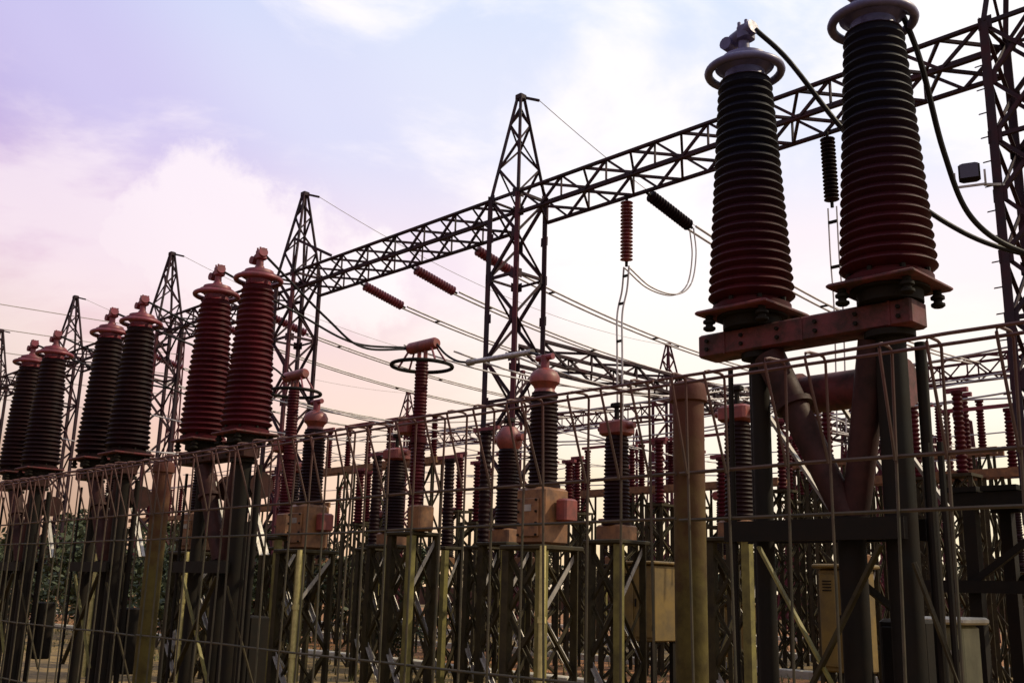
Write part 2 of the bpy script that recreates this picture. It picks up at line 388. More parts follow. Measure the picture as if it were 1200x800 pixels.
for (X, lab, dk), cl in zip(strains, ('strain string partly behind the branching tower', 'strain string at mid beam beside the stay truss span', 'strain string closest to the stay truss', 'dark strain string with the looping jumper', 'strain string behind the near grouped breaker', 'strain string between the grouped breakers', 'strain string behind the middle grouped breaker', 'strain string towards the end breaker')):
    istring((X, YB, ZB-.04), (X, YB+1.5, ZB-.37), lab, 'strain strings under the gantry beams', dark=dk)
    bundle(sag((X, YB+1.5, ZB-.37), (X, 31.4, 8.7), .42), 'twin grey conductors from the '+cl, 'bundled conductors between the gantries')
for i, z in enumerate((16.9, 15.5, 14.2, 12.9, 11.6)):
    tag(MB().tube(sag((-60, 29.0, z), (-60, -45, z+.4), 1.0, 30), .028, 5).build('overhead_wire', 'conductor'), 'single overhead wire coming in past the end tower', 'wire', 'overhead wires past the end tower')
# hanging strings and drop leads
istring((-12.62, YB-.1, ZB-.02), (-12.63, YB-.1, 8.0), 'hanging red insulator string with a grey drop lead and loop below it', 'hanging strings', 17, name='hanging_insulator')
istring((-8.15, YB-.1, ZB-.02), (-8.12, YB-.1, 8.1), 'dark hanging insulator string seen between the two tall bushings', 'hanging strings', 17, True, name='hanging_insulator')
bundle(crom([(-12.63, YB-.1, 7.98), (-12.68, YB-.1, 7.5), (-12.76, YB-.15, 7.0), (-12.72, YB-.2, 6.2), (-12.7, YB-.2, 4.2)]), 'grey twin drop lead under the red hanging string', 'drop leads', .02, gap=.13, name='drop_lead')
bundle(crom([(-8.12, YB-.1, 8.08), (-8.12, YB-.1, 7.2), (-8.1, YB-.1, 6.2), (-8.1, YB-.2, 4.2)]), 'thin twin drop lead between the two tall bushings', 'drop leads', .014, gap=.16, name='drop_lead')
bundle(crom([(-12.62, YB-.1, 7.95), (-12.45, YB+.4, 7.62), (-12.25, YB+.95, 7.55), (-12.16, YB+1.35, 7.85), (-12.13, YB+1.5, 8.5), (-12.18, YB+1.5, 9.1)]), 'looping grey jumper from the dark strain string to the hanging string', None, .016, gap=.1, name='jumper_loop', spacers=False)
# earth wires from the peaks back to the second gantry
for k, zf, lab in (('A', 10.6, 'thin earth wire running backwards from the peak of the branching tower'), ('B', 11.2, 'thin earth wire running backwards from the peak by the stay truss'), ('C', 11.2, 'thin earth wire off the peak behind the middle grouped breaker'), ('D', 11.2, 'thin earth wire off the peak behind the end breaker')):
    tag(MB().tube(sag((TX[k]+.32, 15.28, 12.44), (TX[k], 31.9, zf), .7), .009, 5).build('earth_wire', 'conductor'), lab, 'wire', 'earth wires')
# flexible busbars strung low between the supports
for k, (y, z, x0, x1) in enumerate(((18.0, 5.9, -42, -5), (18.8, 5.3, -42, -5), (22.5, 5.9, -45, -4), (23.4, 6.5, -45, -4), (27.5, 5.4, -50, -3), (28.6, 6.2, -50, -3), (25.0, 7.0, -50, -3))):
    tag(MB().tube([q for x in range(x0, x1, 6) for q in sag((x, y, z), (x+6, y, z), .12, 6)[:-1]], .02, 5).build('strung_bus', 'conductor'), 'thin strung bus wire running low behind the gantry', 'wire', 'strung bus wires parallel to the gantry')
for k, (x, z) in enumerate(((-11.0, 5.6), (-12.2, 5.8), (-13.5, 6.1), (-16.8, 5.5), (-18.6, 5.9), (-20.4, 5.6), (-23, 5.9), (-27, 5.7), (-29.5, 6.0))):
    tag(MB().tube(sag((x, 10.5, z-.5), (x, 18, z), .35, 10)+sag((x, 18, z), (x, 30, z+.3), .4, 12)[1:], .017, 5).build('cross_bus', 'conductor'), 'thin bus wire crossing backwards under the gantry beam', 'wire', 'bus wires crossing under the gantry')

# ------------------------------------------------------------------ breakers with two tapered bushings
def sheds(z0, z1, r0, r1, n, core=.8, drop=.35):
    p = []; k = (z1-z0)/n
    for i in range(n):
        r = r0+(r1-r0)*i/(n-1); z = z0+i*k
        p += [(r*core, z), (r*.97, z+k*.30), (r, z+k*.42), (r*.985, z+k*.56), (r*core, z+k*.86)]
    return p+[(r1*core, z1)]
def breaker(X, h, label, capm, porc):
    t = thing('circuit_breaker', (X, 6.0, 0), label, 'circuit breaker', 'breakers in the row along the fence')
    B = MB().bevbox((-.10, 0, h-.205), (1.56, .22, .165), .012); cbm = B.build('crossbeam', 'oxide_red' if capm == 'cap_violet' else 'brown_pipe', t)
    for k in range(12): o = link('beam_bolt', once('bbolt', lambda: MB().cyl((0, 0, 0), (0, -.018, 0), .014, .014, 6).mesh('beam_bolt', 'dark_iron')), cbm); o.location = (-.80+(k//2)*.28, -.111, h-.175-(k % 2)*.06)
    for k in range(3): MB().box((-.66+k*.6, 0, h-.205), (.014, .232, .155)).build('stiffener', 'oxide_red', cbm)
    for s in (-1, 1):
        x = s*.5
        rr = .062 if s < 0 else .095
        cn = MB().cyl((x*.94, .03, 0), (x*.94, .03, h-.30), rr, rr, 20).cyl((x*.94, .03, h-.33), (x*.94, .03, h-.292), rr+.06, rr+.06, 20).build('column', 'dark_iron', t)
        MB().box((x*.94, .03, .02), (.36, .40, .04)).build('base_plate', 'dark_iron', cn)
        MB().cyl((x+s*.10, .16, 0), (x+s*.10, .16, h-.35), .035, .035, 12).build('rear_post', 'dark_iron', t)
        MB().lathe([(.20, h-.121), (.20, h-.05), (.24, h-.045), (.24, h-.032)], (x, 0, 0), 28).build('bearing_drum', 'dark_iron', t)
        for a in (-1, 1):
            for b in (-1, 1):
                me = once('pad', lambda: MB().lathe([(.03, 0), (.043, .012), (.043, .03), (.026, .04), (.026, .055), (.043, .065), (.043, .085), (.026, .1), (.026, .125)], n=12).mesh('pad_insulator', 'dark_iron'))
                o = link('pad_insulator', me, t); o.location = (x+a*.21, b*.21, h-.135); o.scale = (1, 1, .84)
        me = once(('plate', capm), lambda: MB().bevbox((0, 0, 0), (.57, .57, .03), .01).mesh('mounting_plate', 'oxide_red'))
        o = link('mounting_plate', me, t); o.location = (x, 0, h-.012)
        def bm():
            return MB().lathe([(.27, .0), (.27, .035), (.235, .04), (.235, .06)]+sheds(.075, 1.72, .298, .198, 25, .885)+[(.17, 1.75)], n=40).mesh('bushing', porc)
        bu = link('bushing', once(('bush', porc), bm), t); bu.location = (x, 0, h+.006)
        cap = link('cap', once(('cap', capm), lambda: MB().lathe([(.185, 1.745), (.15, 1.77), (.145, 1.82), (.19, 1.865), (.215, 1.87), (.215, 1.895), (.18, 1.90), (.17, 1.94), (.12, 1.955), (.10, 1.965), (.06, 1.97), (.055, 2.0)], n=32).mesh('cap', capm)), bu)
        def ring():
            m = MB().torus((0, 0, 1.83), .262, .031, 40, 10)
            for k in range(3):
                a = k*2.094+.4; m.bar((.2*math.cos(a), .2*math.sin(a), 1.875), (.262*math.cos(a), .262*math.sin(a), 1.84), .045, .02)
            return m.mesh('corona_ring', capm)
        link('corona_ring', once(('ring', capm), ring), bu)
        def term():
            m = MB().cyl((0, 0, 1.99), (0, 0, 2.10), .045, .04, 12).cyl((-.1, .02, 2.13), (.1, -.02, 2.16), .055, .055, 14).bevbox((.02, 0, 2.14), (.10, .12, .12), .015)
            m.cyl((-.13, -.05, 2.10), (-.13, .06, 2.10), .05, .05, 12)
            for sx in (-1, 1):
                for sy in (-1, 1): m.cyl((.02+sx*.03, sy*.04, 2.19), (.02+sx*.03, sy*.04, 2.225), .013, .013, 6)
            return m.mesh('terminal_clamp', capm)
        link('terminal_clamp', once(('term', capm), term), bu)
        for a in range(8):
            ang = a*math.pi/4
            o = link('flange_bolt', once('bolt', lambda: MB().cyl((0, 0, 0), (0, 0, .03), .016, .016, 6).mesh('flange_bolt', 'dark_iron')), bu); o.location = (.252*math.cos(ang), .252*math.sin(ang), .034)
    # tank under the beam, slanted housings, tie beam, drive cabinet
    MB().cyl((-.30, .30, h-.56), (.42, .30, h-.56), .13, .13, 20).cyl((-.33, .30, h-.56), (-.30, .30, h-.56), .155, .155, 20).cyl((.42, .30, h-.56), (.45, .30, h-.56), .155, .155, 20).build('tank', 'oxide_red' if capm == 'cap_violet' else 'brown_pipe', t)
    MB().cyl((-.36, -.02, h-.33), (.12, .03, h-1.42), .105, .085, 18).cyl((-.20, 0, h-.70), (-.215, 0, h-.665), .13, .13, 18).build('slanted_housing', 'brown_pipe', t)
    MB().cyl((.36, .04, h-.33), (.16, .06, h-1.42), .10, .085, 18).build('slanted_housing', 'brown_pipe', t)
    MB().box((-.06, -.11, h-1.50), (1.24, .05, .13)).box((-.06, .17, h-1.50), (1.24, .05, .13)).build('tie_beam', 'dark_iron', t)
    MB().cyl((.14, .04, 0), (.14, .04, h-1.42), .085, .085, 18).cyl((.14, .04, h-1.47), (.14, .04, h-1.42), .13, .13, 18).build('drive_column', 'dark_iron', t)
    cb = MB().bevbox((.30, .42, h-2.45), (.30, .26, .85), .02).build('drive_cabinet', 'dark_iron', t)
    MB().bevbox((.30, .282, h-2.45), (.24, .02, .76), .006).build('door', 'dark_iron', cb)
    MB().bar((-.42, -.13, h-1.6), (.42, -.13, .5), .035, .015).build('tie_rod', 'stand_olive', t)
    MB().bar((.42, -.15, h-1.6), (-.42, -.15, .5), .05, .02).build('tie_rod', 'stand_steel', t)
    for a, b, y in ((-.75, -.15, .34), (.05, .62, .34), (-.2, .35, .42)):
        MB().bar((a, y, h-.45), (b, y, h-1.35), .045, .02).build('tie_rod', 'galvanised', t)
    MB().bar((.30, .30, h-2.0), (.14, .10, h-1.8), .04).build('cabinet_arm', 'dark_iron', t)
    for x in (.66, .74): MB().cyl((x, .02, 0), (x, .02, h-1.0), .02, .02, 8).build('conduit', 'dark_iron', t)
    MB().bar((.60, -.12, h-1.7), (.95, .2, .3), .04, .015).build('tie_rod', 'stand_steel', t)
    MB().cyl((-.62, -.1, 0), (-.62, -.1, h-.4), .018, .018, 8).build('conduit', 'dark_iron', t)
    return t
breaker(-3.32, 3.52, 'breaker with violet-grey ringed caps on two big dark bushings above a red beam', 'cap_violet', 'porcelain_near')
BX = (-11.08, -14.2, -17.32); BH = 3.28
for X, lab in zip(BX, ('breaker with red caps, first of the three grouped ones, next to the ring-topped posts', 'breaker with red caps, middle one of the three grouped together', 'breaker with red caps, last of the three at the end of the row')):
    breaker(X, BH, lab, 'cap_red', 'porcelain_red' if X == BX[0] else 'porcelain')
def cable(pts, r, label, group=None, m='black_cable'):
    return tag(MB().tube(crom(pts), r, 8).build('jumper_cable', m), label, 'cable', group)
cable([(-3.72, 6.0, 5.67), (-3.60, 6.25, 5.47), (-3.40, 6.6, 5.0), (-3.18, 6.95, 4.6), (-2.95, 7.25, 4.32), (-2.72, 7.7, 4.18), (-2.3, 8.3, 4.1), (-1.7, 9.0, 4.1)], .019, 'thick black cable from the violet cap clamp, passing behind the other bushing')
cable([(-2.72, 6.0, 5.67), (-2.66, 6.3, 5.2), (-2.72, 6.75, 4.65), (-2.72, 7.15, 4.27), (-2.58, 7.7, 4.12), (-2.2, 8.3, 4.06), (-1.6, 9.0, 4.06)], .020, 'thick black cable hanging in a steep curve beside the biggest bushing')
# ------------------------------------------------------------------ mid yard equipment
def stand(t, h, w=.5, m='stand_steel', legs='angle', lit=None):
    s = w/2
    cs = ((-s, -s), (s, -s), (s, s), (-s, s))
    for i, (x, y) in enumerate(cs):
        if i < 2: MB().box((x, y, h/2-.004), (.10, .085, h-.01)).build('leg', m if i != 1 else 'stand_olive', t, False)
        else: MB().angle((x, y, 0), (x, y, h), .10, .014).build('leg', m, t, False)
    n = 3
    for i in range(4):
        a, b = cs[i], cs[(i+1) % 4]
        for k in range(n):
            p, q = (a, b) if (i+k) % 2 else (b, a)
            if i < 2: brace(t, (q[0]*.96, q[1]*.96, .15+k*(h-.2)/n), (p[0]*.96, p[1]*.96, .15+(k+1)*(h-.2)/n), .04, m)
            brace(t, (p[0], p[1], .15+k*(h-.2)/n), (q[0], q[1], .15+(k+1)*(h-.2)/n), .05, 'galvanised' if (i+k) % 3 == 0 else m)
    MB().bevbox((0, 0, h+.02), (w+.14, w+.14, .05), .01).build('top_plate', m, t)
def ring_post(X, Y, label):
    t = thing('ring_post', (X, Y, 0), label, 'insulator', 'ring-topped post insulators'); h = 2.3; stand(t, h, .42)
    p = [(.13, h+.05), (.13, h+.09)]+sheds(h+.1, h+1.25, .112, .105, 24, .86)+[(.12, h+1.26), (.12, h+1.34)]+sheds(h+1.35, h+2.4, .102, .095, 22, .86)+[(.09, h+2.44)]
    MB().lathe(p, n=20).build('insulator_column', 'porcelain_red', t)
    hd = MB().cyl((-.27, 0, 4.95), (.27, 0, 4.95), .085, .085, 16).cyl((-.31, 0, 4.95), (-.27, 0, 4.95), .065, .085, 16).cyl((.27, 0, 4.95), (.31, 0, 4.95), .085, .065, 16).cyl((-.07, 0, 4.72), (-.07, 0, 4.9), .03, .03, 8).cyl((.07, 0, 4.72), (.07, 0, 4.9), .03, .03, 8).build('head', 'head_red', t)
    MB().torus((0, 0, 4.66), .43, .028, 40, 8).build('corona_ring', 'dark_iron', t)
    for s in (-1, 1):
        for y in (-.05, .05): MB().bar((s*.25, y, 4.9), (s*.41, y*2, 4.67), .022).build('ring_strut', 'cap_red', t)
    MB().bevbox((-.2, -.05, 4.35-.55), (.2, .22, .22), .03).build('side_box', 'head_red', t)
    MB().bevbox((.25, -.1, h+.22), (.26, .26, .34), .02).build('terminal_box', 'box_orange', t)
    return t
ring_post(-11.14, 9.0, 'ring-topped post insulator with red barrel head joined to the grey tube bus')
ring_post(-14.42, 9.0, 'ring-topped post insulator standing in front of the stay truss tower')
def cvt(X, Y, label):
    t = thing('voltage_transformer', (X, Y, 0), label, 'transformer', 'voltage transformers with bell caps'); stand(t, 2.03, .5)
    tank = MB().bevbox((0, 0, 2.38), (.42, .40, .60), .03).build('base_tank', 'box_orange', t)
    MB().bevbox((0, -.21, 2.36), (.30, .03, .40), .008).build('cover', 'box_orange', tank)
    MB().box((.0, -.228, 2.46), (.11, .006, .07)).build('nameplate', 'galvanised', tank)
    for k in range(8): o = link('cover_bolt', once('bbolt', lambda: MB().cyl((0, 0, 0), (0, -.018, 0), .014, .014, 6).mesh('beam_bolt', 'dark_iron')), tank); o.location = (-.13+.26*(k % 2), -.224, 2.18+(k//2)*.12)
    for s_ in (-1, 1): MB().torus((s_*.15, 0, 2.70), .03, .009, 12, 6).build('lifting_lug', 'dark_iron', tank)
    MB().bevbox((.30, .06, 2.44), (.15, .20, .24), .02).build('terminal_box', 'head_red', t)
    MB().lathe([(.19, 2.68), (.19, 2.72)]+sheds(2.73, 3.70, .165, .155, 22, .89)+[(.14, 3.72)], n=24).build('insulator_column', 'porcelain', t)
    MB().lathe([(.13, 3.70), (.11, 3.76), (.13, 3.80), (.165, 3.83), (.17, 3.89), (.14, 3.95), (.08, 3.99)], n=24).build('bell_cap', 'head_red', t)
    MB().cyl((0, 0, 3.98), (0, 0, 4.14), .05, .05, 10).cyl((-.12, 0, 4.12), (.12, 0, 4.12), .035, .035, 10).build('terminal', 'cap_red', t)
    MB().cyl((.33, -.32, .0), (.33, -.32, 2.06), .033, .033, 10).cyl((.33, -.32, 1.3), (.33, -.32, 1.36), .045, .045, 10).cyl((.33, -.32, .7), (.33, -.32, .76), .045, .045, 10).build('conduit', 'conduit', t)
    return t
cvt(-7.75, 8.0, 'bell-capped voltage transformer on an orange tank, between fence post and grey tube bus')
cvt(-12.2, 8.0, 'bell-capped voltage transformer beside the first red-capped grouped breaker')
def ct(X, Y, label, group='current transformers', ball=False):
    t = thing('current_transformer', (X, Y, 0), label, 'transformer', group); stand(t, 2.2, .46)
    MB().bevbox((0, 0, 2.33), (.40, .34, .20), .02).build('base_box', 'box_orange', t)
    MB().lathe([(.19, 2.43), (.19, 2.46)]+sheds(2.47, 3.52, .175, .155, 22, .89)+[(.13, 3.54)], n=24).build('insulator_column', 'porcelain', t)
    if ball: MB().lathe([(.13, 3.52), (.17, 3.58), (.19, 3.67), (.16, 3.76), (.10, 3.84)], n=24).cyl((-.28, 0, 3.68), (.28, 0, 3.68), .05, .05, 10).build('head', 'head_red', t)
    else: MB().bevbox((0, 0, 3.64), (.38, .30, .19), .03).cyl((-.29, 0, 3.66), (.29, 0, 3.66), .04, .04, 10).build('head', 'head_red', t)
    MB().cyl((.0, 0, 3.75), (.0, 0, 3.92), .03, .03, 8).bevbox((0, 0, 3.94), (.14, .1, .06), .01).build('terminal', 'dark_iron', t)
    return t
ct(-8.4, 10.0, 'box-headed current transformer next to the bell-capped transformer by the fence post')
ct(-6.6, 10.0, 'box-headed current transformer under the red beam of the near breaker')
ct(-10.36, 10.0, 'current transformer with an orange ball head behind the bell-capped transformer', ball=True)
def post_ins(X, Y, h, top, label, group):
    t = thing('post_insulator', (X, Y, 0), label, 'insulator', group); stand(t, h, .34)
    MB().lathe([(.12, h+.04), (.12, h+.08)]+sheds(h+.09, top, .10, .09, 22, .84)+[(.11, top+.02), (.11, top+.06)], n=16).build('insulator_column', 'porcelain', t)
    MB().bar((-.3, 0, top+.10), (.3, 0, top+.10), .06).build('contact_arm', 'cap_red', t)
    return t
for X, tp, lab in ((-15.4, 3.9, 'slim post insulator between the two ring-topped posts'), (-13.36, 3.7, 'slim post insulator right behind the ring-topped post with the barrel head'), (-12.46, 4.1, 'slim tall post insulator beside the orange ball-headed transformer')):
    post_ins(X, 11.5, 2.25, tp, lab, 'slim post insulators')
tag(MB().cyl((-10.3, 9.15, 4.62), (-8.15, 8.2, 4.28), .035, .035, 12).cyl((-10.33, 9.163, 4.625), (-10.2, 9.11, 4.605), .05, .05, 12).build('tube_bus', 'galvanised'), 'light grey tube bus crossing in front of the branching tower', 'busbar')
cable([(-10.85, 9.0, 4.95), (-10.7, 9.05, 4.78), (-10.5, 9.1, 4.66), (-10.3, 9.15, 4.62)], .016, 'short sagging jumper from the red barrel head to the tube bus')
cable([(-8.2, 8.2, 4.28), (-7.95, 8.1, 4.2), (-7.75, 8.0, 4.12)], .016, 'short jumper from the tube bus down to the bell cap')
cz = BH+2.15
cable([(BX[0]+.57, 6, cz), (-10.9, 7.2, 4.95), (-11.2, 8.0, 4.76), (-11.45, 9.0, 4.95)], .016, 'jumper cable from the first red-capped breaker to the ring-topped post with the barrel head', 'jumpers to the barrel head')
cable([(BX[0]-.43, 6, cz), (-11.3, 7.0, 5.05), (-11.4, 8.0, 4.85), (-11.45, 9.0, 4.97)], .016, 'jumper cable from the first red-capped breaker to the ring-topped post with the barrel head', 'jumpers to the barrel head')
for X, lab in ((BX[1], 'jumper cable from the middle red-capped breaker to the ring-topped post'), (BX[2], 'jumper cable from the last red-capped breaker towards the ring-topped post')):
    cable([(X+.57, 6, cz), (X+.7, 7.0, 5.1), (X+.6, 8.0, 4.85), (-14.72 if X == BX[1] else X+.4, 9.0, 4.95 if X == BX[1] else 4.7)], .016, lab)
    cable([(X-.43, 6, cz), (X-.1, 6.8, 5.15), (X, 7.5, 5.0), (X+.6, 8.0, 4.85)], .016, lab.replace('jumper', 'second jumper'))
# ring post for the last breaker's jumpers to land on
ring_post(-17.25, 9.0, 'ring-topped post insulator behind the last red-capped breaker')
# kiosks and cabinets
def kiosk(X, Y, w, d, z0, z1, m, label, roofm=None):
    t = thing('kiosk', (X, Y, 0), label, 'cabinet', None)
    b = MB().bevbox((0, 0, (z0+z1)/2), (w, d, z1-z0), .02).build('housing', m, t)
    for s in (-1, 1): MB().bevbox((s*w/4, -d/2-.008, (z0+z1)/2), (w/2-.05, .03, z1-z0-.12), .008).build('door', m, b)
    MB().bar((.04, -d/2-.04, (z0+z1)/2-.06), (.04, -d/2-.04, (z0+z1)/2+.06), .02).build('handle', 'dark_iron', b)
    for k in range(4): MB().box((-w/4, -d/2-.026, z1-.14-k*.035), (w*.22, .012, .012)).build('vent_slat', 'dark_iron', b)
    MB().box((w/4, -d/2-.025, z1-.2), (.1, .006, .07)).build('nameplate', 'galvanised', b)
    for k in (-1, 1): MB().box((w/2-.015, -d/2-.022, (z0+z1)/2+k*(z1-z0)*.32), (.02, .02, .08)).build('hinge', 'dark_iron', b)
    MB().bevbox((0, 0, z1+.03), (w+.1, d+.12, .05), .015).build('roof', roofm or m, t)
    for sx in (-1, 1):
        for sy in (-1, 1): MB().box((sx*(w/2-.07), sy*(d/2-.07), (z0-.002)/2), (.07, .07, z0-.002)).build('leg', 'dark_iron', t)
    return t
kiosk(-10.3, 13.0, .74, .6, .92, 2.05, 'kiosk_yellow', 'tall yellow-ochre kiosk on legs behind the stout fence post')
kiosk(-10.5, 15.6, .9, .6, .62, 1.46, 'kiosk_yellow', 'low yellow-ochre kiosk on legs at the other side of the fence post')
kiosk(-6.1, 11.4, .5, .4, .8, 1.95, 'kiosk_yellow', 'narrow ochre cabinet seen between the legs of the near breaker')
kiosk(-3.2, 7.5, .22, .3, .35, 1.45, 'cabinet_grey', 'pale cabinet with a bright lid beside the near breaker', 'concrete')  # sunlight on the lid put into its paler colour
# raised platform beside the near breaker
pl = thing('steel_platform', (-2.55, 8.3, 0), 'dark raised steel platform on braced legs beside the near breaker', 'platform')
MB().box((0, -.35, 2.36), (1.55, .07, .10)).box((0, .35, 2.36), (1.55, .07, .10)).build('deck_beam', 'dark_iron', pl)
for k in range(6): MB().box((-.72+k*.288, 0, 2.435), (.26, .8, .04)).build('deck_plank', 'dark_iron', pl)
for sx in (-.66, .1, .66):
    for sy in (-.35, .35): MB().bar((sx, sy, 0), (sx, sy, 2.31), .09).build('leg', 'dark_iron', pl)
for sy in (-.405, .405):
    for a, b in ((-.66, .1), (.1, -.28), (.66, .1), (.1, .4)): MB().bar((a, sy, 1.75), (b, sy, 2.3), .05).build('brace', 'dark_iron', pl)
MB().box((-.35, -.43, 1.72), (1.5, .05, .09)).build('rail', 'dark_iron', pl)
MB().bar((-.95, -.46, 1.45), (-.5, -.46, .4), .035, .02).build('tie_rod', 'galvanised', pl)
# floodlight on the tower
fl = thing('floodlight', (-5.15-.27, 14.3, 7.62), 'square dark floodlight bracketed to the leg of the tallest lattice tower', 'floodlight', rz=rad(20))
MB().bevbox((0, 0, 0), (.29, .18, .26), .03).build('lamp_housing', 'dark_iron', fl); MB().box((0, -.095, 0), (.24, .012, .21)).build('lamp_glass', 'glass', fl)
MB().bar((-.2, 0, -.2), (.2, 0, -.2), .03).bar((-.2, 0, -.21), (-.2, 0, .02), .03).bar((.2, 0, -.21), (.2, 0, .02), .03).bar((.18, .02, -.2), (.44, .13, -.2), .035).build('bracket', 'galvanised', fl)

# ------------------------------------------------------------------ fence
YF = 3.03; PX = (-10.75, -6.51, -2.27, 1.97)
for X, lab in zip(PX, ('fence post past the last of the breakers', 'slim olive fence post in front of the grouped breakers', 'stout round-capped fence post beside the near breaker', 'fence post past the steel platform')):
    p = thing('fence_post', (X, YF+.085, 0), lab, 'post', 'posts of the mesh fence')
    r = .058
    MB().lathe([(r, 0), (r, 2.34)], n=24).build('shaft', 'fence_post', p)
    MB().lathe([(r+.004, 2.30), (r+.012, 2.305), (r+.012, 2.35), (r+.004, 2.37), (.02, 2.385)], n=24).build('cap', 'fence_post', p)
bend = [(0, 0, .04), (0, 0, 1.98), (0, 0, 2.352), (0, -.010, 2.366), (0, -.03, 2.370), (0, -.095, 2.368), (0, -.115, 2.362), (0, -.121, 2.348), (0, -.113, 2.322), (0, -.02, 2.05), (0, -.012, 2.02)]
wire_me = MB().tube(bend, .0052, 6).mesh('wire', 'wire_mesh')
for i in range(3):
    x0, x1 = PX[i], PX[i+1]
    t = thing('mesh_fence', (x0, YF, 0), ('rolled-top wire mesh panel in front of the end breakers', 'rolled-top wire mesh panel between slim olive post and stout post', 'rolled-top wire mesh panel in front of the near breaker')[i], 'fence', 'rolled-top mesh fence panels')
    n = 24; Lp = x1-x0
    for k in range(n):
        o = link('wire', wire_me, t); o.location = (.085+k*(Lp-.1)/(n-1)*.985+rnd.uniform(-.004, .004), rnd.uniform(-.003, .003), rnd.uniform(-.006, .006)); o.rotation_euler.z = rnd.gauss(0, .09); o.rotation_euler.y = rnd.gauss(0, .010); o.rotation_euler.x = rnd.gauss(0, .006)
    for (y, z, r) in ((-.012, 2.355, .006), (-.108, 2.356, .006), (.013, 2.03, .007), (.012, 1.865, .0065), (.012, 1.27, .006), (.012, .85, .006), (.012, .42, .006), (.012, .1, .006)):
        MB().tube([(s, y+rnd.uniform(-.003, .003), z+rnd.uniform(-.004, .004)) for s in [.01+(Lp-.02)*j/8 for j in range(9)]], r, 6).build('rail', 'wire_mesh', t)

# ------------------------------------------------------------------ background clutter
src_ct = ct(-9.5, 18.2, 'box-headed current transformer in the row beyond the gantry kerb', 'current transformers beyond the gantry')
for k in range(1, 7): c = copy_tree(src_ct); c.location.x = -9.5-2.9*k
src_p = post_ins(-8.0, 23.0, 2.4, 4.0, 'slim post insulator in the far row across the service road', 'far slim post insulators')
src_p.location.y = 27.5
for k in range(1, 12): c = copy_tree(src_p); c.location.x = -8.0-2.6*k; c.location.y = 27.5+(k % 2)*1.8
# more transformers behind the grouped breakers
for X, lab in ((-15.3, 'bell-capped voltage transformer behind the middle grouped breaker'), (-18.6, 'bell-capped voltage transformer behind the last grouped breaker')): cvt(X, 8.0, lab)
for X, lab in ((-12.9, 'box-headed current transformer behind the first grouped breaker'), (-15.9, 'box-headed current transformer behind the middle grouped breaker'), (-19.0, 'box-headed current transformer behind the last grouped breaker')): ct(X, 10.0, lab)
# low portal frames carrying disconnector insulators
def portal(X, Y, w, z, label, n=4):
    t = thing('disconnector_frame', (X, Y, 0), label, 'frame', 'portal frames with disconnectors')
    for x in [-w/2+w*k/(n-1) for k in range(n)]:
        J = MB()
        for dx in (-.17, .17):
            for dy in (-.17, .17): MB().angle((x+dx, dy, 0), (x+dx, dy, z), .07, .014).build('leg', 'stand_steel', t, False)
        m = 8
        for k in range(m):
            s_ = 1 if k % 2 else -1
            J.angle((x-s_*.17, -.17, z*k/m), (x+s_*.17, -.17, z*(k+1)/m), .04, .012); J.angle((x-.17, -s_*.17, z*k/m), (x-.17, s_*.17, z*(k+1)/m), .04, .012); J.angle((x+.17, s_*.17, z*k/m), (x+.17, -s_*.17, z*(k+1)/m), .04, .012)
        J.build('bracing', 'stand_steel', t, False)
    for dy in (-.2, .2): MB().box((0, dy, z+.09), (w+.8, .07, .17)).build('crossbeam', 'box_orange', t)
    k = 0
    while -w/2+k*1.0 <= w/2+.01:
        x = -w/2+k*1.0
        o = link('insulator_column', once('pcol', lambda: MB().lathe([(.1, 0), (.1, .04)]+sheds(.05, 1.1, .10, .09, 14, .72)+[(.1, 1.12), (.1, 1.18)], n=12).mesh('insulator_column', 'porcelain_red')), t); o.location = (x, 0, z+.175)
        k += 1
    for k in range(int(w//2)): MB().bar((-w/2+2*k-.2, 0, z+1.42), (-w/2+2*k+1.2, 0, z+1.42), .07).build('contact_arm', 'cap_red', t)
    return t
portal(-24.6, 18.0, 6, 4.9, 'low portal frame with insulators between the ring-topped posts')
portal(-17.0, 22.5, 6, 4.3, 'low portal frame with insulators behind the orange ball-headed transformer')
portal(-12.2, 25.0, 5, 5.0, 'low portal frame with insulators seen under the near breaker beam')
portal(-8.6, 21.0, 4, 4.0, 'low portal frame with insulators behind the legs of the near breaker')
portal(-33.0, 20.0, 6, 4.2, 'low portal frame with insulators behind the grouped breakers')
portal(-43.0, 21.0, 6, 4.2, 'low portal frame with insulators past the grouped breakers')
def bus_support(X, Y, h, label):
    t = thing('bus_support', (X, Y, 0), label, 'support', 'lattice bus supports'); s_ = .2; cs = ((-s_, -s_), (s_, -s_), (s_, s_), (-s_, s_)); J = MB()
    for x, y in cs: MB().angle((x, y, 0), (x, y, h), .075, .014).build('leg', 'stand_steel', t, False)
    for i in range(4):
        for k in range(10):
            a, b = (cs[i], cs[(i+1) % 4]) if (i+k) % 2 else (cs[(i+1) % 4], cs[i]); J.angle((a[0], a[1], h*k/10), (b[0], b[1], h*(k+1)/10), .04, .012)
    J.build('bracing', 'stand_steel', t, False); MB().box((0, 0, h+.02), (.5, .5, .05)).build('top_plate', 'stand_steel', t)
    MB().lathe([(.11, h+.05)]+sheds(h+.06, h+1.4, .105, .095, 16, .72)+[(.1, h+1.42), (.1, h+1.48)], n=12).build('insulator_column', 'porcelain_red', t)
    MB().bar((-.2, 0, h+1.5), (.2, 0, h+1.5), .08).build('bus_clamp', 'cap_red', t)
    return t
bs = bus_support(-9.6, 17.5, 3.6, 'lattice bus support topped by one dark red insulator')
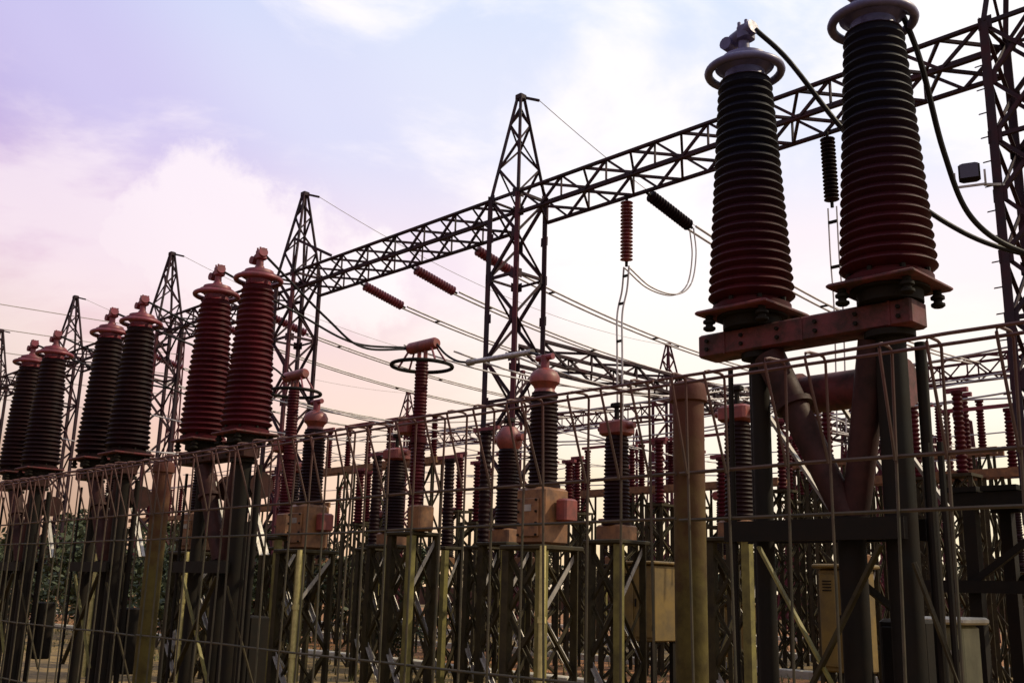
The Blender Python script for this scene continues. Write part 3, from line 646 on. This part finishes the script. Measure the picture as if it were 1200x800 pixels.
for X, Y, s_ in ((-10.9, 19.5, 1.1), (-12.4, 19.3, 1), (-11.4, 22, 1.2), (-14, 23.5, 1.1), (-9.9, 22.4, 1.15), (-13, 28.5, 1.3), (-15.8, 28.5, 1.3), (-18.5, 20.4, 1), (-21.5, 24, 1.1), (-26, 24, 1.15), (-29, 27, 1.2), (-22.5, 29, 1.3), (-36, 25, 1.1), (-19.6, 27.5, 1.2), (-7.6, 18.6, 1.05), (-17.2, 29.6, 1.25), (-8.4, 24.5, 1.3), (-13.6, 17.6, .95), (-15, 19.4, 1), (-16.4, 17.8, .9), (-19.8, 18.2, 1), (-21, 20, 1.05), (-23.6, 21.6, 1.1), (-27.4, 20.6, 1.1), (-30, 18.4, 1), (-10.3, 25.6, 1.3), (-11.6, 27.6, 1.3), (-25, 27.4, 1.2), (-12.7, 21.0, 1.1), (-14.7, 25.8, 1.2), (-11.2, 13.4, .72), (-12.6, 13.0, .75), (-14.6, 13.3, .78), (-16.6, 12.9, .76), (-18.4, 13.3, .8), (-20.6, 13.0, .8), (-9.0, 13.2, .72), (-22.6, 16.6, .9), (-19.0, 16.7, .95), (-25.0, 15.9, .9), (-21.6, 22.4, 1.1), (-19.4, 23.8, 1.15), (-24.6, 30, 1.3), (-28.4, 30, 1.3), (-9.2, 20.3, 1.1)):
    c = copy_tree(bs); c.location = (X, Y, 0); c.scale = (1, 1, s_)
# far mast poles
def mast(X, Y, h, lab):
    t = thing('lattice_mast', (X, Y, 0), lab, 'tower', 'far lattice masts'); s0 = .5; J = MB()
    for sx, sy in ((-1, -1), (1, -1), (1, 1), (-1, 1)): MB().angle((sx*s0, sy*s0, 0), (sx*.12, sy*.12, h), .1, .02).build('leg', 'gantry_red', t, False)
    n = 14; cs = ((-1, -1), (1, -1), (1, 1), (-1, 1))
    for i in range(4):
        for k in range(n):
            a, b = (cs[i], cs[(i+1) % 4]) if (i+k) % 2 else (cs[(i+1) % 4], cs[i]); sa, sb = s0+(.12-s0)*k/n, s0+(.12-s0)*(k+1)/n
            J.angle((a[0]*sa, a[1]*sa, h*k/n), (b[0]*sb, b[1]*sb, h*(k+1)/n), .05, .012)
    J.build('bracing', 'gantry_red', t, False)
for X, Y, h in ((-60, 29, 17.0), (-60, 46, 13.5), (-52, 50, 14), (-36, 46, 9.5), (-42, 52, 12), (-30, 50, 10.5), (-33, 60, 12), (-26, 44, 9), (-21, 42, 9), (-22, 55, 11), (-15, 45, 10), (-17.5, 40, 8), (-18.5, 46, 9.5), (-20, 38, 8.2), (-23.5, 40, 8.6), (-12, 37, 8), (-13.8, 41, 9), (-27.5, 52, 9.5), (-10.5, 42, 9)):
    mast(X, Y, h, 'slender far lattice mast beyond the second gantry')
# boundary wall with brick courses
wl = thing('boundary_wall', (-60, 74, 0), 'low red-brown boundary wall with pilasters at the back of the yard', 'wall')
MB().box((0, 0, .9), (180, .22, 1.8)).build('wall_face', 'brick_red', wl); MB().box((0, 0, 1.85), (180, .34, .1)).build('coping', 'concrete', wl)
pm = MB().bevbox((0, 0, .97), (.4, .4, 1.94), .03).mesh('pilaster', 'brick_red')
for k in range(46): o = link('pilaster', pm, wl); o.location.x = -88+k*4
# trees and shrubs
def leaves(n, rx, rz, cz_, seed, size):
    r = random.Random(seed); M = MB()
    cl = [(r.gauss(0, .42)*rx, r.gauss(0, .42)*rx, cz_+r.uniform(-.8, .8)*rz, r.uniform(.28, .5)*rx) for _ in range(16)]
    for _ in range(n):
        c = r.choice(cl); d = Vector((r.gauss(0, 1), r.gauss(0, 1), r.gauss(0, 1))).normalized()*c[3]*r.uniform(.5, 1.05)
        p = Vector(c[:3])+d; a = Vector((r.gauss(0, 1), r.gauss(0, 1), r.gauss(0, .6))).normalized(); b = a.cross(Vector((r.gauss(0, 1), r.gauss(0, 1), r.gauss(0, 1)))).normalized(); s = size*r.uniform(.6, 1.3)
        M.add([p-a*s, p+b*s*.45, p+a*s, p-b*s*.45], [(0, 1, 2, 3)])
    return M
def tree(X, Y, h, seed, label):
    t = thing('broadleaf_tree', (X, Y, 0), label, 'tree', 'trees at the back of the yard'); r = random.Random(seed)
    T = MB().tube([(0, 0, 0), (.06*h*.2, 0, h*.25), (0, .1, h*.5), (.1, .1, h*.8)], .035*h*.6, 8)
    for k in range(6):
        a = r.uniform(0, 6.28); z = h*r.uniform(.3, .6); T.tube([(0, 0, z), (math.cos(a)*h*.14, math.sin(a)*h*.14, z+h*.12), (math.cos(a)*h*.24, math.sin(a)*h*.24, z+h*.25)], .012*h, 5)
    T.build('trunk', 'bark', t); leaves(2600, h*.34, h*.32, h*.62, seed, .05*h*.75).build('crown', 'leaf', t, False)
    return t
tp = [tree(-62, 48, 5.0, 3, 'small dark green tree at the back of the yard'), tree(-78, 52, 6.0, 8, 'broad dark green tree at the back of the yard')]
spots = [(-70, 42, 1.1), (-88, 45, 1.2), (-95, 36, 1.1), (-84, 30, 1.0), (-66, 27, .8), (-58, 34, .75), (-76, 20, .8), (-100, 22, 1.0), (-20, 50, .6), (-11, 48, .7)]
spots += [(-112+i*4.6+rnd.uniform(-1.5, 1.5), 70+rnd.uniform(-4, 2), rnd.uniform(.75, 1.15)) for i in range(27)]
spots += [(-104+i*4.2, 16+i*1.4+rnd.uniform(-3, 3), rnd.uniform(.75, 1.1)) for i in range(11)]
for k, (X, Y, s) in enumerate(spots):
    c = copy_tree(tp[k % 2]); c.location = (X, Y, 0); c.scale = (s*1.2, s*1.2, s*rnd.uniform(.85, 1.15)); c.rotation_euler.z = rnd.uniform(0, 6)
def shrub(X, Y, h, seed, label):
    t = thing('shrub', (X, Y, 0), label, 'shrub', 'shrubs among the breaker stands')
    T = MB()
    r = random.Random(seed)
    for k in range(7): a = r.uniform(0, 6.28); T.tube([(0, 0, 0), (math.cos(a)*.15*h, math.sin(a)*.15*h, h*.4), (math.cos(a)*.3*h, math.sin(a)*.3*h, h*.8)], .014, 5)
    T.build('stems', 'bark', t); leaves(900, h*.42, h*.4, h*.52, seed, .08).build('foliage', 'leaf', t, False); return t
sh = shrub(-19, 12.0, 1.8, 4, 'dark green shrub growing behind the breakers')
for X, Y, s in ((-22, 11, 1.1), (-25.5, 12.5, 1.2), (-28.5, 10.5, 1.0), (-31, 13, 1.3), (-35, 12, 1.2), (-17, 13.2, .8), (-38, 20, 1.3), (-30, 22, 1.1), (-24, 14, 1.5), (-27, 16.2, 1.7), (-29.5, 13.2, 1.6), (-33, 17, 1.8), (-36.5, 14.6, 1.9), (-40, 16, 1.9), (-43, 13.4, 2.0), (-46, 18, 2.1), (-26, 18.6, 1.5), (-31, 15.4, 1.7), (-39, 12.6, 1.8), (-34.5, 19, 1.9)):
    c = copy_tree(sh); c.location = (X, Y, 0); c.scale = (s, s, s); c.rotation_euler.z = rnd.uniform(0, 6)
# grass tufts on gravel and verge
G = MB(); r = random.Random(11)
for _ in range(5200):
    x = r.uniform(-45, -3); y = r.choice((r.uniform(9, 14.1), r.uniform(14.4, 19.6), r.uniform(26.6, 36)))
    h = r.uniform(.05, .22); a = r.uniform(0, 6.28); w = .012+h*.05
    G.add([(x-w*math.cos(a), y-w*math.sin(a), 0), (x+w*math.cos(a), y+w*math.sin(a), 0), (x+r.gauss(0, .06), y+r.gauss(0, .06), h)], [(0, 1, 2)])
g = G.build('grass', 'grass', None, False); tag(g, 'sparse dry grass blades scattered over the gravel and red earth', 'grass'); g['kind'] = 'stuff'
